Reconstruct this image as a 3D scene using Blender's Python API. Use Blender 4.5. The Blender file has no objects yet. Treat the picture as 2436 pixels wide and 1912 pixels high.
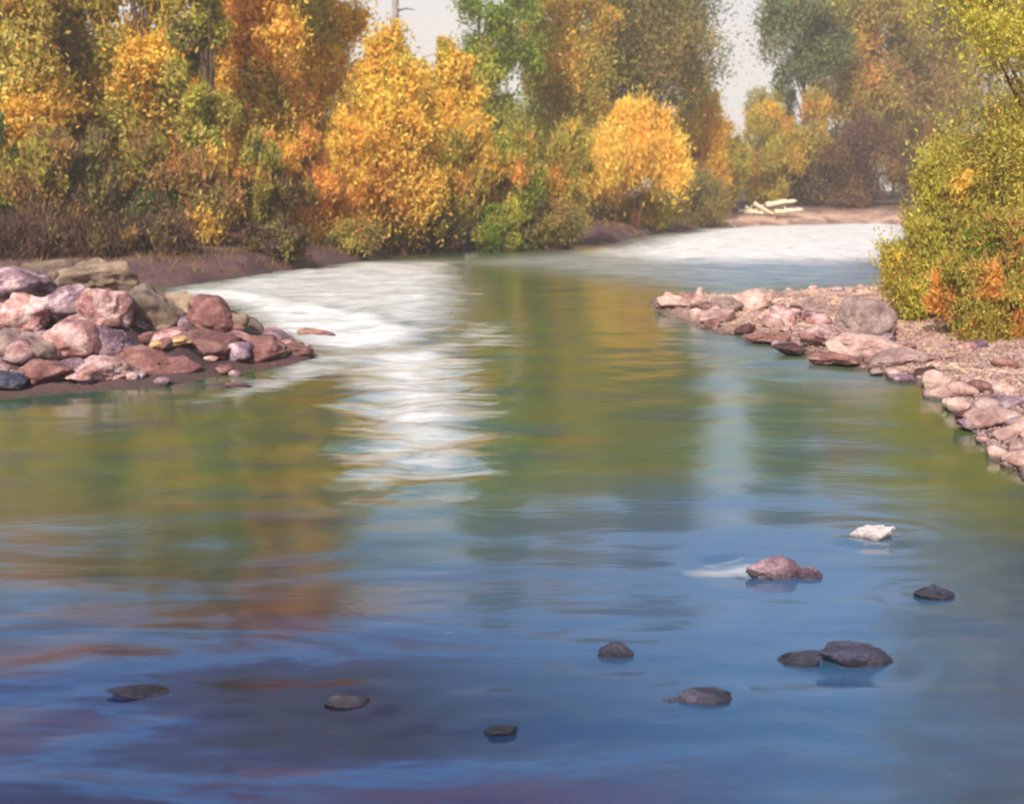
import bpy, math, random
import numpy as np

# ------------------------------------------------------------------ camera, sky, sun
S = bpy.context.scene
FPX, CX, CY, HZ, CH = 1098.0, 512.0, 401.5, 190.0, 2.5
TH = math.atan((CY - HZ) / FPX)
cam_d = bpy.data.cameras.new("camera"); cam = bpy.data.objects.new("camera", cam_d)
S.collection.objects.link(cam); S.camera = cam
cam.location = (0, 0, CH); cam.rotation_euler = (math.pi/2 - TH, 0, 0)
cam_d.sensor_width = 36; cam_d.lens = 36 * FPX / 1024; cam_d.clip_end = 5000; cam_d.clip_start = .1
cam_d.dof.use_dof = True; cam_d.dof.focus_distance = 9.5; cam_d.dof.aperture_fstop = 1.6
S.render.resolution_x, S.render.resolution_y = 1024, 803

SUN_EL, SUN_AZ = math.radians(40), math.radians(200)     # azimuth clockwise from +Y (view direction): from behind the left shoulder
W = bpy.data.worlds.new("World"); S.world = W; W.use_nodes = True
nt = W.node_tree; nt.nodes.clear()
sky = nt.nodes.new('ShaderNodeTexSky'); sky.sky_type = 'NISHITA'; sky.sun_disc = False
sky.sun_elevation = SUN_EL; sky.sun_rotation = SUN_AZ; sky.dust_density = 2.5; sky.air_density = 1.0; sky.ozone_density = 3.0
bg = nt.nodes.new('ShaderNodeBackground'); bg.inputs['Strength'].default_value = .15
wo = nt.nodes.new('ShaderNodeOutputWorld')
# thin high cloud, thicker low down, over the physical sky
tc = nt.nodes.new('ShaderNodeTexCoord'); sep = nt.nodes.new('ShaderNodeSeparateXYZ')
nt.links.new(tc.outputs['Generated'], sep.inputs[0])
mp = nt.nodes.new('ShaderNodeMapping'); mp.inputs['Scale'].default_value = (2.2, 2.2, 7)
nt.links.new(tc.outputs['Generated'], mp.inputs[0])
nz = nt.nodes.new('ShaderNodeTexNoise'); nz.inputs['Scale'].default_value = 1.6; nz.inputs['Detail'].default_value = 6
nt.links.new(mp.outputs[0], nz.inputs['Vector'])
r1 = nt.nodes.new('ShaderNodeMapRange'); r1.inputs['From Min'].default_value = .12; r1.inputs['From Max'].default_value = .36
r1.inputs['To Min'].default_value = .85; r1.inputs['To Max'].default_value = -.12; nt.links.new(sep.outputs[2], r1.inputs['Value'])
ad = nt.nodes.new('ShaderNodeMath'); ad.operation = 'ADD'; nt.links.new(r1.outputs[0], ad.inputs[0])
r2 = nt.nodes.new('ShaderNodeMapRange'); r2.inputs['From Min'].default_value = .42; r2.inputs['From Max'].default_value = .72
nt.links.new(nz.outputs['Fac'], r2.inputs['Value']); r2.inputs['To Max'].default_value = .6
nt.links.new(r2.outputs[0], ad.inputs[1]); ad.use_clamp = True
mx = nt.nodes.new('ShaderNodeMix'); mx.data_type = 'RGBA'
nt.links.new(ad.outputs[0], mx.inputs['Factor']); nt.links.new(sky.outputs[0], mx.inputs[6]); mx.inputs[7].default_value = (4.2, 3.85, 3.65, 1)
nt.links.new(mx.outputs[2], bg.inputs[0]); nt.links.new(bg.outputs[0], wo.inputs[0])

sd = bpy.data.lights.new("sun", 'SUN'); so = bpy.data.objects.new("sun", sd); S.collection.objects.link(so)
sd.energy = 4.4; sd.angle = math.radians(.6); sd.color = (1, .93, .82)
so.rotation_euler = (math.pi/2 - SUN_EL, 0, -SUN_AZ + math.pi)
S.view_settings.view_transform = 'Standard'; S.view_settings.look = 'None'
S.view_settings.exposure = 0.6; S.view_settings.gamma = 1
S.render.engine = 'CYCLES'; S.cycles.max_bounces = 8; S.cycles.diffuse_bounces = 5; S.cycles.glossy_bounces = 2
S.cycles.transmission_bounces = 4; S.cycles.transparent_max_bounces = 4
S.cycles.use_denoising = True; S.cycles.sample_clamp_indirect = 4; S.cycles.caustics_reflective = False
S.cycles.filter_width = 1.8

# ------------------------------------------------------------------ helpers
ct, st = math.cos(TH), math.sin(TH)
def ray(px, py):
    u, v = (px - CX)/FPX, -(py - CY)/FPX
    return (u, ct + v*st, -st + v*ct)            # x right, y ahead, z up
def G(px, py, z=0.0):                             # where that line of sight meets height z
    d = ray(px, py); t = (z - CH)/d[2]
    return (d[0]*t, d[1]*t)
def P(px, py, Y):                                 # point at distance Y ahead
    d = ray(px, py); t = Y/d[1]
    return (d[0]*t, Y, CH + d[2]*t)
def lin(r, g, b, s=1.0):
    f = lambda c: (c/255/12.92 if c <= 10 else ((c/255+.055)/1.055)**2.4)
    return (f(r)*s, f(g)*s, f(b)*s)

def link(o, parent=None):
    S.collection.objects.link(o)
    if parent is not None: o.parent = parent
    return o
def tag(o, label=None, cat=None, group=None, kind=None):
    if label: o['label'] = label
    if cat: o['category'] = cat
    if group: o['group'] = group
    if kind: o['kind'] = kind
    return o
def empty(name, loc, rz=0):
    o = bpy.data.objects.new(name, None); o.location = loc; o.rotation_euler[2] = rz; o.empty_display_size = .3
    return link(o)
def mesh_np(name, V, F, mat, parent=None, col=None, smooth=False, attrs=None):
    """V (n,3); F (m,k) faces of k corners"""
    V = np.asarray(V, dtype=np.float32); F = np.asarray(F, dtype=np.int32)
    me = bpy.data.meshes.new(name); k = F.shape[1]
    me.vertices.add(len(V)); me.vertices.foreach_set('co', V.ravel())
    me.loops.add(F.size); me.loops.foreach_set('vertex_index', F.ravel())
    me.polygons.add(len(F)); me.polygons.foreach_set('loop_start', np.arange(0, F.size, k, dtype=np.int32))
    me.update(calc_edges=True)
    if smooth: me.polygons.foreach_set('use_smooth', np.ones(len(F), dtype=bool))
    if col is not None:
        a = me.attributes.new('Col', 'FLOAT_COLOR', 'FACE')
        c = np.ones((len(F), 4), dtype=np.float32); c[:, :3] = col; a.data.foreach_set('color', c.ravel())
    for n, arr in (attrs or {}).items():
        a = me.attributes.new(n, 'FLOAT', 'POINT'); a.data.foreach_set('value', np.asarray(arr, dtype=np.float32))
    me.materials.append(mat); me.validate()
    return link(bpy.data.objects.new(name, me), parent)

class Noise:                                       # cheap value noise, for shaping meshes
    def __init__(s, seed): s.t = np.random.RandomState(seed).rand(64, 64, 64)
    def __call__(s, p):
        p = np.asarray(p); i = np.floor(p).astype(int); f = p - i; f = f*f*(3-2*f); r = 0
        for dx in (0, 1):
            for dy in (0, 1):
                for dz in (0, 1):
                    w = (f[..., 0] if dx else 1-f[..., 0])*(f[..., 1] if dy else 1-f[..., 1])*(f[..., 2] if dz else 1-f[..., 2])
                    r = r + w*s.t[(i[..., 0]+dx) % 64, (i[..., 1]+dy) % 64, (i[..., 2]+dz) % 64]
        return r*2-1
    def fbm(s, p, o=4):
        r = 0; a = 1; p = np.asarray(p, dtype=float)
        for k in range(o): r = r + a*s(p*2**k + 7.3*k); a *= .5
        return r
N1, N2 = Noise(3), Noise(11)

# ------------------------------------------------------------------ materials
def new_mat(name):
    m = bpy.data.materials.new(name); m.use_nodes = True; t = m.node_tree; t.nodes.clear()
    o = t.nodes.new('ShaderNodeOutputMaterial'); return m, t, o
def N(t, typ, **kw):
    n = t.nodes.new('ShaderNode'+typ)
    for k, v in kw.items():
        if k.startswith('_'): setattr(n, k[1:], v)
        else: n.inputs[k.replace('__', ' ')].default_value = v
    return n
def ramp(t, src, stops, interp='LINEAR'):
    r = t.nodes.new('ShaderNodeValToRGB'); r.color_ramp.interpolation = interp
    e = r.color_ramp.elements
    while len(e) < len(stops): e.new(.5)
    for x, (p, c) in zip(e, stops): x.position = p; x.color = (*c, 1)
    t.links.new(src, r.inputs[0]); return r
def mixc(t, fac, a, b, blend='MIX'):
    m = t.nodes.new('ShaderNodeMix'); m.data_type = 'RGBA'; m.blend_type = blend
    for sck, v in ((m.inputs[0], fac), (m.inputs[6], a), (m.inputs[7], b)):
        if isinstance(v, (int, float)): sck.default_value = v
        elif isinstance(v, tuple): sck.default_value = (*v, 1)
        else: t.links.new(v, sck)
    return m.outputs[2]
def tex(t, scale, detail=4, coord=None, mscale=None, rough=.55, dist=0):
    c = N(t, 'TexCoord'); src = c.outputs[coord or 'Object']
    if mscale: m = N(t, 'Mapping', Scale=mscale); t.links.new(src, m.inputs[0]); src = m.outputs[0]
    n = N(t, 'TexNoise', Scale=scale, Detail=detail, Roughness=rough, Distortion=dist); t.links.new(src, n.inputs['Vector'])
    return n.outputs['Fac']

def leaf_mat():
    m, t, o = new_mat('leaves')
    a = N(t, 'Attribute', _attribute_name='Col')
    d = N(t, 'BsdfDiffuse'); tr = N(t, 'BsdfTranslucent'); mx = N(t, 'MixShader', Fac=.45)
    hs = N(t, 'HueSaturation', Saturation=1.12, Value=1.15); t.links.new(a.outputs['Color'], hs.inputs['Color'])
    t.links.new(a.outputs['Color'], d.inputs[0]); t.links.new(hs.outputs[0], tr.inputs[0])
    t.links.new(d.outputs[0], mx.inputs[1]); t.links.new(tr.outputs[0], mx.inputs[2]); t.links.new(mx.outputs[0], o.inputs[0])
    return m
LEAF = leaf_mat()
def bark_mat(name, c1, c2):
    m, t, o = new_mat(name)
    f = tex(t, 3, 5, mscale=(4, 4, .8)); r = ramp(t, f, [(.35, c1), (.65, c2)])
    p = N(t, 'BsdfPrincipled', Roughness=.9); t.links.new(r.outputs[0], p.inputs['Base Color'])
    b = N(t, 'Bump', Strength=.6, Distance=.03); t.links.new(f, b.inputs['Height']); t.links.new(b.outputs[0], p.inputs['Normal'])
    t.links.new(p.outputs[0], o.inputs[0]); return m
BARK = bark_mat('dark_bark', lin(58, 42, 30), lin(104, 80, 52))
BARK_PALE = bark_mat('pale_bark', lin(120, 108, 104), lin(165, 150, 145))
BARK_RED = bark_mat('red_twigs', lin(70, 36, 30), lin(120, 66, 46))
WOOD = bark_mat('bleached_wood', lin(190, 170, 135), lin(238, 222, 190))

def rock_mat(name, stops, spots=None, rough=.85, wet=0.0):
    m, t, o = new_mat(name)
    g = N(t, 'NewGeometry'); oi = N(t, 'ObjectInfo')
    va = N(t, 'VectorMath', _operation='ADD'); t.links.new(g.outputs['Position'], va.inputs[0])
    n = N(t, 'TexNoise', Scale=3.0, Detail=9, Roughness=.72, Distortion=.15); t.links.new(va.outputs[0], n.inputs['Vector'])
    r = ramp(t, n.outputs['Fac'], stops)
    n2 = N(t, 'TexNoise', Scale=26, Detail=5, Roughness=.7); t.links.new(va.outputs[0], n2.inputs['Vector'])
    r2 = ramp(t, n2.outputs['Fac'], [(.3, (.62, .6, .6)), (.6, (1.08, 1.06, 1.04))])
    c = mixc(t, .85, r.outputs[0], r2.outputs[0], 'MULTIPLY')
    vr = ramp(t, oi.outputs['Random'], [(0, (.6, .57, .60)), (.5, (.82, .76, .74)), (1, (.98, .94, .92))])
    c = mixc(t, .9, c, vr.outputs[0], 'MULTIPLY')
    sz_ = N(t, 'SeparateXYZ'); t.links.new(g.outputs['Position'], sz_.inputs[0])
    wz_ = N(t, 'MapRange'); wz_.inputs['From Min'].default_value = .015; wz_.inputs['From Max'].default_value = .055; t.links.new(sz_.outputs[2], wz_.inputs['Value'])
    cw = mixc(t, 1.0, c, (.30, .27, .30), 'MULTIPLY'); c = mixc(t, wz_.outputs[0], cw, c)
    p = N(t, 'BsdfPrincipled'); t.links.new(c, p.inputs['Base Color'])
    rw_ = N(t, 'MapRange'); rw_.inputs['To Min'].default_value = .25; rw_.inputs['To Max'].default_value = rough; t.links.new(wz_.outputs[0], rw_.inputs['Value']); t.links.new(rw_.outputs[0], p.inputs['Roughness'])
    b = N(t, 'Bump', Strength=.7, Distance=.04); t.links.new(n2.outputs['Fac'], b.inputs['Height'])
    b2 = N(t, 'Bump', Strength=.5, Distance=.12); t.links.new(n.outputs['Fac'], b2.inputs['Height']); t.links.new(b2.outputs[0], b.inputs['Normal'])
    t.links.new(b.outputs[0], p.inputs['Normal']); t.links.new(p.outputs[0], o.inputs[0])
    return m
PINK = rock_mat('pink_rock', [(.30, lin(74, 52, 72)), (.41, lin(140, 96, 100)), (.49, lin(186, 136, 128)), (.57, lin(216, 192, 190)), (.70, lin(190, 112, 86))])
PURP = rock_mat('purple_rock', [(.32, lin(66, 50, 66)), (.44, lin(112, 84, 100)), (.53, lin(158, 130, 140)), (.62, lin(204, 188, 190)), (.74, lin(170, 100, 86))])
OLIVE = rock_mat('olive_rock', [(.32, lin(92, 76, 66)), (.48, lin(138, 118, 98)), (.62, lin(168, 148, 126)), (.72, lin(190, 160, 150))])
BROWN = rock_mat('brown_rock', [(.32, lin(84, 50, 52)), (.48, lin(128, 84, 80)), (.62, lin(166, 124, 112)), (.74, lin(150, 120, 70))])
TAN = rock_mat('tan_rock', [(.32, lin(120, 88, 84)), (.45, lin(172, 138, 130)), (.56, lin(204, 174, 162)), (.66, lin(222, 200, 188)), (.76, lin(160, 112, 96))])
GREYM = rock_mat('grey_mauve_rock', [(.32, lin(92, 74, 72)), (.46, lin(132, 110, 106)), (.58, lin(164, 142, 136)), (.72, lin(180, 150, 130))])
WHITE = rock_mat('white_rock', [(.32, lin(176, 166, 168)), (.5, lin(216, 208, 206)), (.7, lin(236, 230, 224))])
DARK = rock_mat('wet_dark_rock', [(.32, lin(34, 34, 54)), (.5, lin(60, 58, 80)), (.7, lin(120, 118, 132))], rough=.38)
OCHRE = rock_mat('ochre_rock', [(.32, lin(150, 112, 90)), (.5, lin(200, 165, 115)), (.7, lin(214, 190, 150))])
WETB = rock_mat('wet_brown_rock', [(.32, lin(52, 26, 24)), (.5, lin(86, 46, 40)), (.7, lin(120, 74, 62))], rough=.45)

# ------------------------------------------------------------------ the lie of the land
far_px = [(-420, 300), (-200, 292), (60, 288), (190, 285), (250, 275), (300, 269), (370, 258), (430, 250), (520, 247), (610, 244), (655, 233),
          (700, 228), (760, 225.5), (850, 223), (915, 225), (980, 226), (1100, 225), (1300, 222)]
SH = [G(*p) for p in far_px]
SH += [(150, 60), (90, 42), (40, 36)]
bar_px = [(980, 276), (900, 284), (860, 288), (780, 293), (700, 294), (650, 297), (655, 308), (700, 326), (742, 338), (800, 352), (860, 367), (915, 381),
          (950, 398), (975, 420), (992, 445), (1018, 470), (1090, 530)]
SH += [G(*p) for p in bar_px]
SH += [(5.2, 4), (6.5, -10), (10, -40), (-40, -40), (-14, -6), (-12, 4), (-10, 9), G(-120, 405)]
SH += [G(*p) for p in [(0, 396), (40, 392), (80, 389), (135, 387), (200, 379), (260, 370), (308, 354), (300, 344), (262, 332), (236, 312), (205, 303), (150, 304), (60, 306), (-150, 312)]]
SH = np.array(SH)
def river_sd(x, y):
    """distance to the shoreline: positive on land, negative over the river"""
    x = np.asarray(x, float); y = np.asarray(y, float)
    best = np.full(x.shape, 1e9); ins = np.zeros(x.shape, bool)
    n = len(SH)
    for i in range(n):
        ax, ay = SH[i]; bx, by = SH[(i+1) % n]
        ex, ey = bx-ax, by-ay; L = ex*ex+ey*ey
        tt = np.clip(((x-ax)*ex+(y-ay)*ey)/L, 0, 1)
        best = np.minimum(best, np.hypot(x-ax-tt*ex, y-ay-tt*ey))
        if ay != by:
            c = ((ay > y) != (by > y)) & (x < (bx-ax)*(y-ay)/(by-ay)+ax); ins ^= c
    return np.where(ins, -best, best)
MOUNDS = []           # (x, y, z, radius): gravel heaped under each boulder
def ground_z(x, y):
    x = np.asarray(x, float); y = np.asarray(y, float)
    sdist = river_sd(x, y) + .35*N1.fbm(np.stack([x*.45, y*.45, 0*x], -1), 3)*np.clip(y/30, .25, 1)
    farb = np.clip((y-24-.0*x)/8, 0, 1)*np.clip((x*-1+60)/5, 0, 1)
    farb = np.where((x > 3) & (y < 55), 0, farb)
    land = np.where(sdist > 0, 0, 0)
    low = .13*(1-np.exp(-np.clip(sdist, 0, None)/.8)) + .012*np.clip(sdist, 0, 12)
    high = .62*(1-np.exp(-np.clip(sdist, 0, None)/.7)) + .035*np.clip(sdist, 0, 40)
    beach = np.clip((x-9)/6, 0, 1)*np.clip((y-50)/8, 0, 1)
    high = high*(1-beach) + beach*(.15*(1-np.exp(-np.clip(sdist, 0, None)/.7)) + .17*np.clip(sdist, 0, 6)+ .02*np.clip(sdist, 0, 60))
    z = np.where(sdist > 0, low*(1-farb)+high*farb, -.55*(1-np.exp(np.clip(sdist, None, 0)/1.2)))
    z = z + .05*N2.fbm(np.stack([x*.8, y*.8, 0*x], -1), 4)*np.clip(np.abs(sdist), 0, 1)
    for (mx_, my_, mz_, mr_) in MOUNDS:
        d2 = ((x-mx_)**2+(y-my_)**2)/(mr_*mr_)
        b = mz_*np.exp(-d2**1.5*1.1)
        z = np.maximum(z, np.where(b > .04, b, -9))
    return z
def gz(x, y): return float(ground_z(np.array([x]), np.array([y]))[0])

# ------------------------------------------------------------------ rocks
def ico(sub):
    import bmesh
    bm = bmesh.new(); bmesh.ops.create_icosphere(bm, subdivisions=sub, radius=1)
    V = np.array([v.co[:] for v in bm.verts]); F = np.array([[v.index for v in f.verts] for f in bm.faces]); bm.free(); return V, F
ICO = {k: ico(k) for k in (2, 3, 4, 5)}
def rock_shape(seed, sub=4, planes=14, soft=.028, rough=.05):
    r = np.random.RandomState(seed); V, F = ICO[sub]
    n = r.normal(size=(planes, 3)); n /= np.linalg.norm(n, axis=1)[:, None]; h = r.uniform(.55, .98, planes)
    dn = V @ n.T; q = np.where(dn > .05, h/np.maximum(dn, .05), 9.0)
    q = np.concatenate([q, np.full((len(V), 1), 1.08)], 1)
    k = soft; rad = -k*np.log(np.exp(-q/k).sum(1))
    rad = rad + rough*N1.fbm(V*2.3+seed*1.7, 4) + rough*.25*N2.fbm(V*9+seed, 2)
    rad = rad - .05*np.abs(N2.fbm(V*3.1+seed*.9, 3))
    return V*rad[:, None], F
def rock(name, loc, size, seed, mat, label=None, group=None, cat='boulder', rz=0, tilt=(0, 0), sub=4, parent=None, rough=.06, planes=14):
    V, F = rock_shape(seed, sub, planes=planes, rough=rough)
    V = V*np.array(size)
    o = mesh_np(name, V, F, mat, parent, smooth=True)
    o.location = loc; o.rotation_euler = (tilt[0], tilt[1], rz)
    return tag(o, label, cat, group)

# left heap: px, py of centre, distance, width px, height px, material, label
LEFT = [
 (28, 290, 19.0, 74, 44, PURP, 'hazy grey-mauve boulder at the back of the left heap, cut by the picture edge'),
 (50, 279, 20.5, 62, 38, OLIVE, 'rounded olive-grey boulder, left one of the two hump-shaped tops of the heap'),
 (90, 279, 19.5, 78, 44, OLIVE, 'broad olive-grey boulder with a pale curved top, right hump of the heap summit'),
 (22, 318, 17.0, 66, 46, PINK, 'pink and white blotched boulder stacked high at the left edge of the heap'),
 (72, 305, 17.2, 50, 36, PURP, 'violet-shadowed boulder right below the twin summit humps'),
 (104, 312, 17.0, 54, 48, PINK, 'pale pink block in the centre of the left heap, below the pale curved boulder'),
 (140, 315, 17.8, 80, 58, OLIVE, 'big sloping olive-brown boulder on the right shoulder of the left heap'),
 (176, 318, 18.2, 62, 44, OLIVE, 'grey-brown boulder stepping down from the heap toward the rapids'),
 (214, 318, 17.6, 60, 40, BROWN, 'blunt brown boulder standing against the white water at the end of the heap'),
 (20, 350, 15.0, 76, 48, GREYM, 'large grey-mauve boulder low on the left edge of the heap'),
 (66, 345, 15.2, 62, 48, PINK, 'salmon pink boulder in the lower middle of the left heap'),
 (106, 350, 15.4, 60, 40, PURP, 'bluish mauve boulder beside the flat ochre slab'),
 (40, 374, 14.0, 70, 32, BROWN, 'reddish brown boulder at the water edge of the left heap'),
 (92, 374, 14.2, 84, 28, PINK, 'low pink slab sloping into the green water below the heap'),
 (150, 365, 14.8, 90, 30, BROWN, 'long mauve-brown slab at the foot of the heap, right of the pink slab'),
 (204, 352, 15.6, 84, 34, BROWN, 'purplish brown boulder with a rough top before the rapids'),
 (250, 350, 16.0, 76, 30, BROWN, 'tapering brown rock near the tip of the left spit'),
 (172, 342, 15.1, 44, 11, OCHRE, 'flat ochre slab lying on top of the darker rocks of the spit'),
 (290, 350, 16.3, 48, 13, BROWN, 'last low brown rock at the very tip of the left spit'),
 (5, 385, 13.6, 46, 24, DARK, 'dark wet rock at the water line in the left corner of the heap'),
]
RIGHT = [
 (672, 302, 24.2, 40, 17, TAN, 'pale flat-topped boulder at the far tip of the right gravel bar'),
 (699, 303, 24.0, 24, 26, TAN, 'upright pointed pale boulder standing near the tip of the gravel bar'),
 (724, 308, 23.0, 40, 18, GREYM, 'greyish mauve boulder just behind the second dark gap of the bar'),
 (752, 303, 23.5, 46, 22, TAN, 'rounded cream boulder on the crest of the gravel bar'),
 (716, 317, 22.0, 40, 16, TAN, 'low pinkish slab at the water edge left of the two dark stones'),
 (746, 330, 20.6, 22, 12, WETB, 'small dark brown wet stone at the water line, left of the centre of the bar'),
 (786, 318, 21.6, 54, 24, PINK, 'dusty pink boulder in the middle of the gravel bar'),
 (815, 308, 22.6, 44, 20, GREYM, 'mauve grey boulder behind the middle of the bar'),
 (768, 338, 19.8, 50, 12, BROWN, 'long low brown rock lining the water at mid bar'),
 (797, 320, 21.0, 26, 13, WETB, 'dark red-brown hollowed stone in the middle of the bar'),
 (864, 322, 20.4, 60, 46, GREYM, 'tallest grey-mauve boulder of the right bar, leaning toward the bush'),
 (830, 338, 19.4, 50, 26, PINK, 'pink-brown boulder at the left foot of the tall grey boulder'),
 (792, 350, 18.0, 36, 12, WETB, 'dark wet rock at the waterline under the middle of the bar'),
 (868, 350, 18.2, 76, 26, TAN, 'broad sloping tan rock in front of the tall grey boulder'),
 (836, 360, 17.2, 48, 14, BROWN, 'narrow brown rock dipping into the water before the broad tan rock'),
 (905, 360, 17.0, 60, 18, TAN, 'flat beige rock between the tall boulder and the sandy patch'),
 (925, 373, 16.0, 28, 13, WETB, 'lone dark stone on the shore below the sandy patch'),
 (966, 396, 14.4, 28, 10, BROWN, 'small reddish stone on the sandy shore above the two dark ones'),
 (982, 420, 12.9, 46, 18, WETB, 'larger dark brown stone at the bend of the right shore'),
 (1008, 425, 12.7, 24, 12, WETB, 'smaller dark brown stone right beside the larger one at the bend'),
 (1004, 405, 13.8, 46, 20, PURP, 'greyish violet cobble boulder on the sand near the right edge'),
]
seed = 100
def place_rocks(lst, grp, seat=False):
    global seed
    for (px, py, Y, w, h, mat, lab) in lst:
        seed += 1
        if seat: Y = G(px, py+h/2, .06)[1]*1.03
        c = P(px, py, Y); s = Y/FPX
        sx, sz = w*s/2*1.04, h*s/2*1.12; sy = max(min(sx*.85, .9), sz*.9)
        rock('boulder', (c[0], c[1]+sy*.3, c[2]), (sx, sy, sz), seed, mat, lab, grp, sub=5, planes=10, rz=.25*math.sin(seed*3.3), tilt=(0, .12*math.sin(seed)), rough=.11)
        zt = c[2] - sz*.30
        if zt > -.05 and not seat: MOUNDS.append((c[0], c[1]+sy*.45, zt+.02, max(sx, .25)*1.15))
place_rocks(LEFT, 'boulders heaped on the left spit')
place_rocks(RIGHT, 'boulders along the right gravel bar', True)

RIVER = [
 (875, 530, 46, 20, WHITE, -.18, 'pale white-topped stone standing out of the blue water, highest of the stones on the right'),
 (770, 563, 52, 25, PURP, 0, 'mauve triangular stone with a white lit crest and white wash on its left'),
 (810, 569, 30, 14, PURP, 0, 'dim rounded mauve-brown stone directly right of the mauve triangular stone'),
 (935, 590, 36, 17, DARK, 0, 'small grey dome-shaped stone nearest the right edge in the river'),
 (616, 648, 32, 17, DARK, -.1, 'small dark stone with a white glint, alone in the middle of the river'),
 (856, 652, 68, 25, DARK, .1, 'long dark humped stone, the larger half of the pair low on the right'),
 (806, 657, 46, 14, DARK, -.1, 'low dark stone with bright ridge joined to the left of the long humped stone'),
 (708, 693, 60, 21, DARK, 0, 'dark blocky stone in the lower centre right of the river'),
 (677, 699, 26, 9, DARK, 0, 'low dark stone touching the left side of the blocky one'),
 (350, 699, 52, 8, DARK, .1, 'nearly drowned blue-black stone in the lower left centre'),
 (135, 693, 62, 6, DARK, .1, 'nearly drowned brown-violet stone near the lower left'),
 (502, 729, 34, 8, DARK, 0, 'smallest dark stone barely breaking the water at the bottom centre'),
 (318, 331, 34, 9, BROWN, .1, 'brown rock awash in the white water beyond the tip of the spit'),
 (236, 383, 26, 7, BROWN, 0, 'low brown rock awash below the spit in the white-water streak'),
]
for (px, py, w, h, mat, tl, lab) in RIVER:
    seed += 1; base = G(px, py + h/2); s = base[1]/FPX*1.02
    sx, sz = w*s/2, h*s*(.9 if mat is WHITE else .74); sy = sx*.62
    c = (base[0], base[1]+sy*.5, sz*.05)
    rock('river_stone', c, (sx*1.18, sy, sz), seed, mat, lab, 'stones standing in the river', cat='stone', sub=5, tilt=(0, tl), planes=11, rough=.09)

# ------------------------------------------------------------------ ground and water
def axis(a, b, fine0, fine1, step, grow=1.12):
    v = list(np.arange(fine0, fine1, step)); s = step; x = v[-1]
    while x < b: s *= grow; x += s; v.append(x)
    s = step; x = v[0]; pre = []
    while x > a: s *= grow; x -= s; pre.append(x)
    return np.array(pre[::-1] + v)
def grid_faces(nx, ny):
    i = np.arange(nx*ny).reshape(ny, nx)
    return np.stack([i[:-1, :-1], i[:-1, 1:], i[1:, 1:], i[1:, :-1]], -1).reshape(-1, 4)
m, t, o = new_mat('river_bank_soil')
g = N(t, 'NewGeometry'); sp = N(t, 'SeparateXYZ'); t.links.new(g.outputs['Position'], sp.inputs[0])
f1 = tex(t, .55, 6, dist=.4); f2 = tex(t, 9, 5, rough=.7)
soil = ramp(t, f1, [(.30, lin(52, 34, 38)), (.45, lin(82, 52, 56)), (.58, lin(104, 70, 66)), (.70, lin(96, 84, 48))])  # soil colour darkened to stand in for the trees' shade
grav = ramp(t, f1, [(.30, lin(140, 108, 100)), (.45, lin(190, 150, 132)), (.60, lin(218, 184, 158)), (.74, lin(176, 160, 100))])
at = N(t, 'Attribute', _attribute_name='gravel')
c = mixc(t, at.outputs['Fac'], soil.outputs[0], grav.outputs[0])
aw = N(t, 'Attribute', _attribute_name='wet'); c = mixc(t, aw.outputs['Fac'], c, lin(70, 50, 46))
sm = ramp(t, f2, [(.32, (.6, .58, .6)), (.62, (1.12, 1.10, 1.06))]); c = mixc(t, .9, c, sm.outputs[0], 'MULTIPLY')
p = N(t, 'BsdfPrincipled', Roughness=.95); t.links.new(c, p.inputs['Base Color'])
b = N(t, 'Bump', Strength=.9, Distance=.06); t.links.new(f2, b.inputs['Height']); t.links.new(b.outputs[0], p.inputs['Normal'])
t.links.new(p.outputs[0], o.inputs[0]); SOIL = m

xs = axis(-900, 900, -20, 26, .16, 1.06); ys = axis(-300, 1800, 6, 34, .16, 1.05)
XX, YY = np.meshgrid(xs, ys); ZZ = ground_z(XX, YY)
grv = np.clip((38-YY)/4, 0, 1)*np.clip((XX-2.0)/1.0, 0, 1)
grv = np.maximum(grv, .75*np.clip((XX-12)/3, 0, 1)*np.clip((YY-58)/5, 0, 1)*np.clip((1.0-ZZ)/.3, 0, 1))
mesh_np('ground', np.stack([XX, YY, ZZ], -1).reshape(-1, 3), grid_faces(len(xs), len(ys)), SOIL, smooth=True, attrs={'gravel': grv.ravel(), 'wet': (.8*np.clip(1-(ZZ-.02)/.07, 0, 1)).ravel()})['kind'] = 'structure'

def poly_mask(x, y, px_pts, feather):
    """soft-edged patch of river, outlined on the water's surface"""
    pts = [G(*q) for q in px_pts]; best = np.full(x.shape, 1e9); ins = np.zeros(x.shape, bool)
    for i in range(len(pts)):
        ax, ay = pts[i]; bx, by = pts[(i+1) % len(pts)]
        ex, ey = bx-ax, by-ay; L = ex*ex+ey*ey+1e-9
        tt = np.clip(((x-ax)*ex+(y-ay)*ey)/L, 0, 1); best = np.minimum(best, np.hypot(x-ax-tt*ex, (y-ay-tt*ey)*.5))
        if ay != by:
            c = ((ay > y) != (by > y)) & (x < (bx-ax)*(y-ay)/(by-ay)+ax); ins ^= c
    sdv = np.where(ins, best, -best)
    return np.clip(sdv/feather+.5, 0, 1)
wx = axis(-70, 160, -12, 16, .07, 1.05); wy = axis(-30, 110, 3, 26, .06, 1.03)
WX, WY = np.meshgrid(wx, wy)
foam_sky = 0*WX
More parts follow.
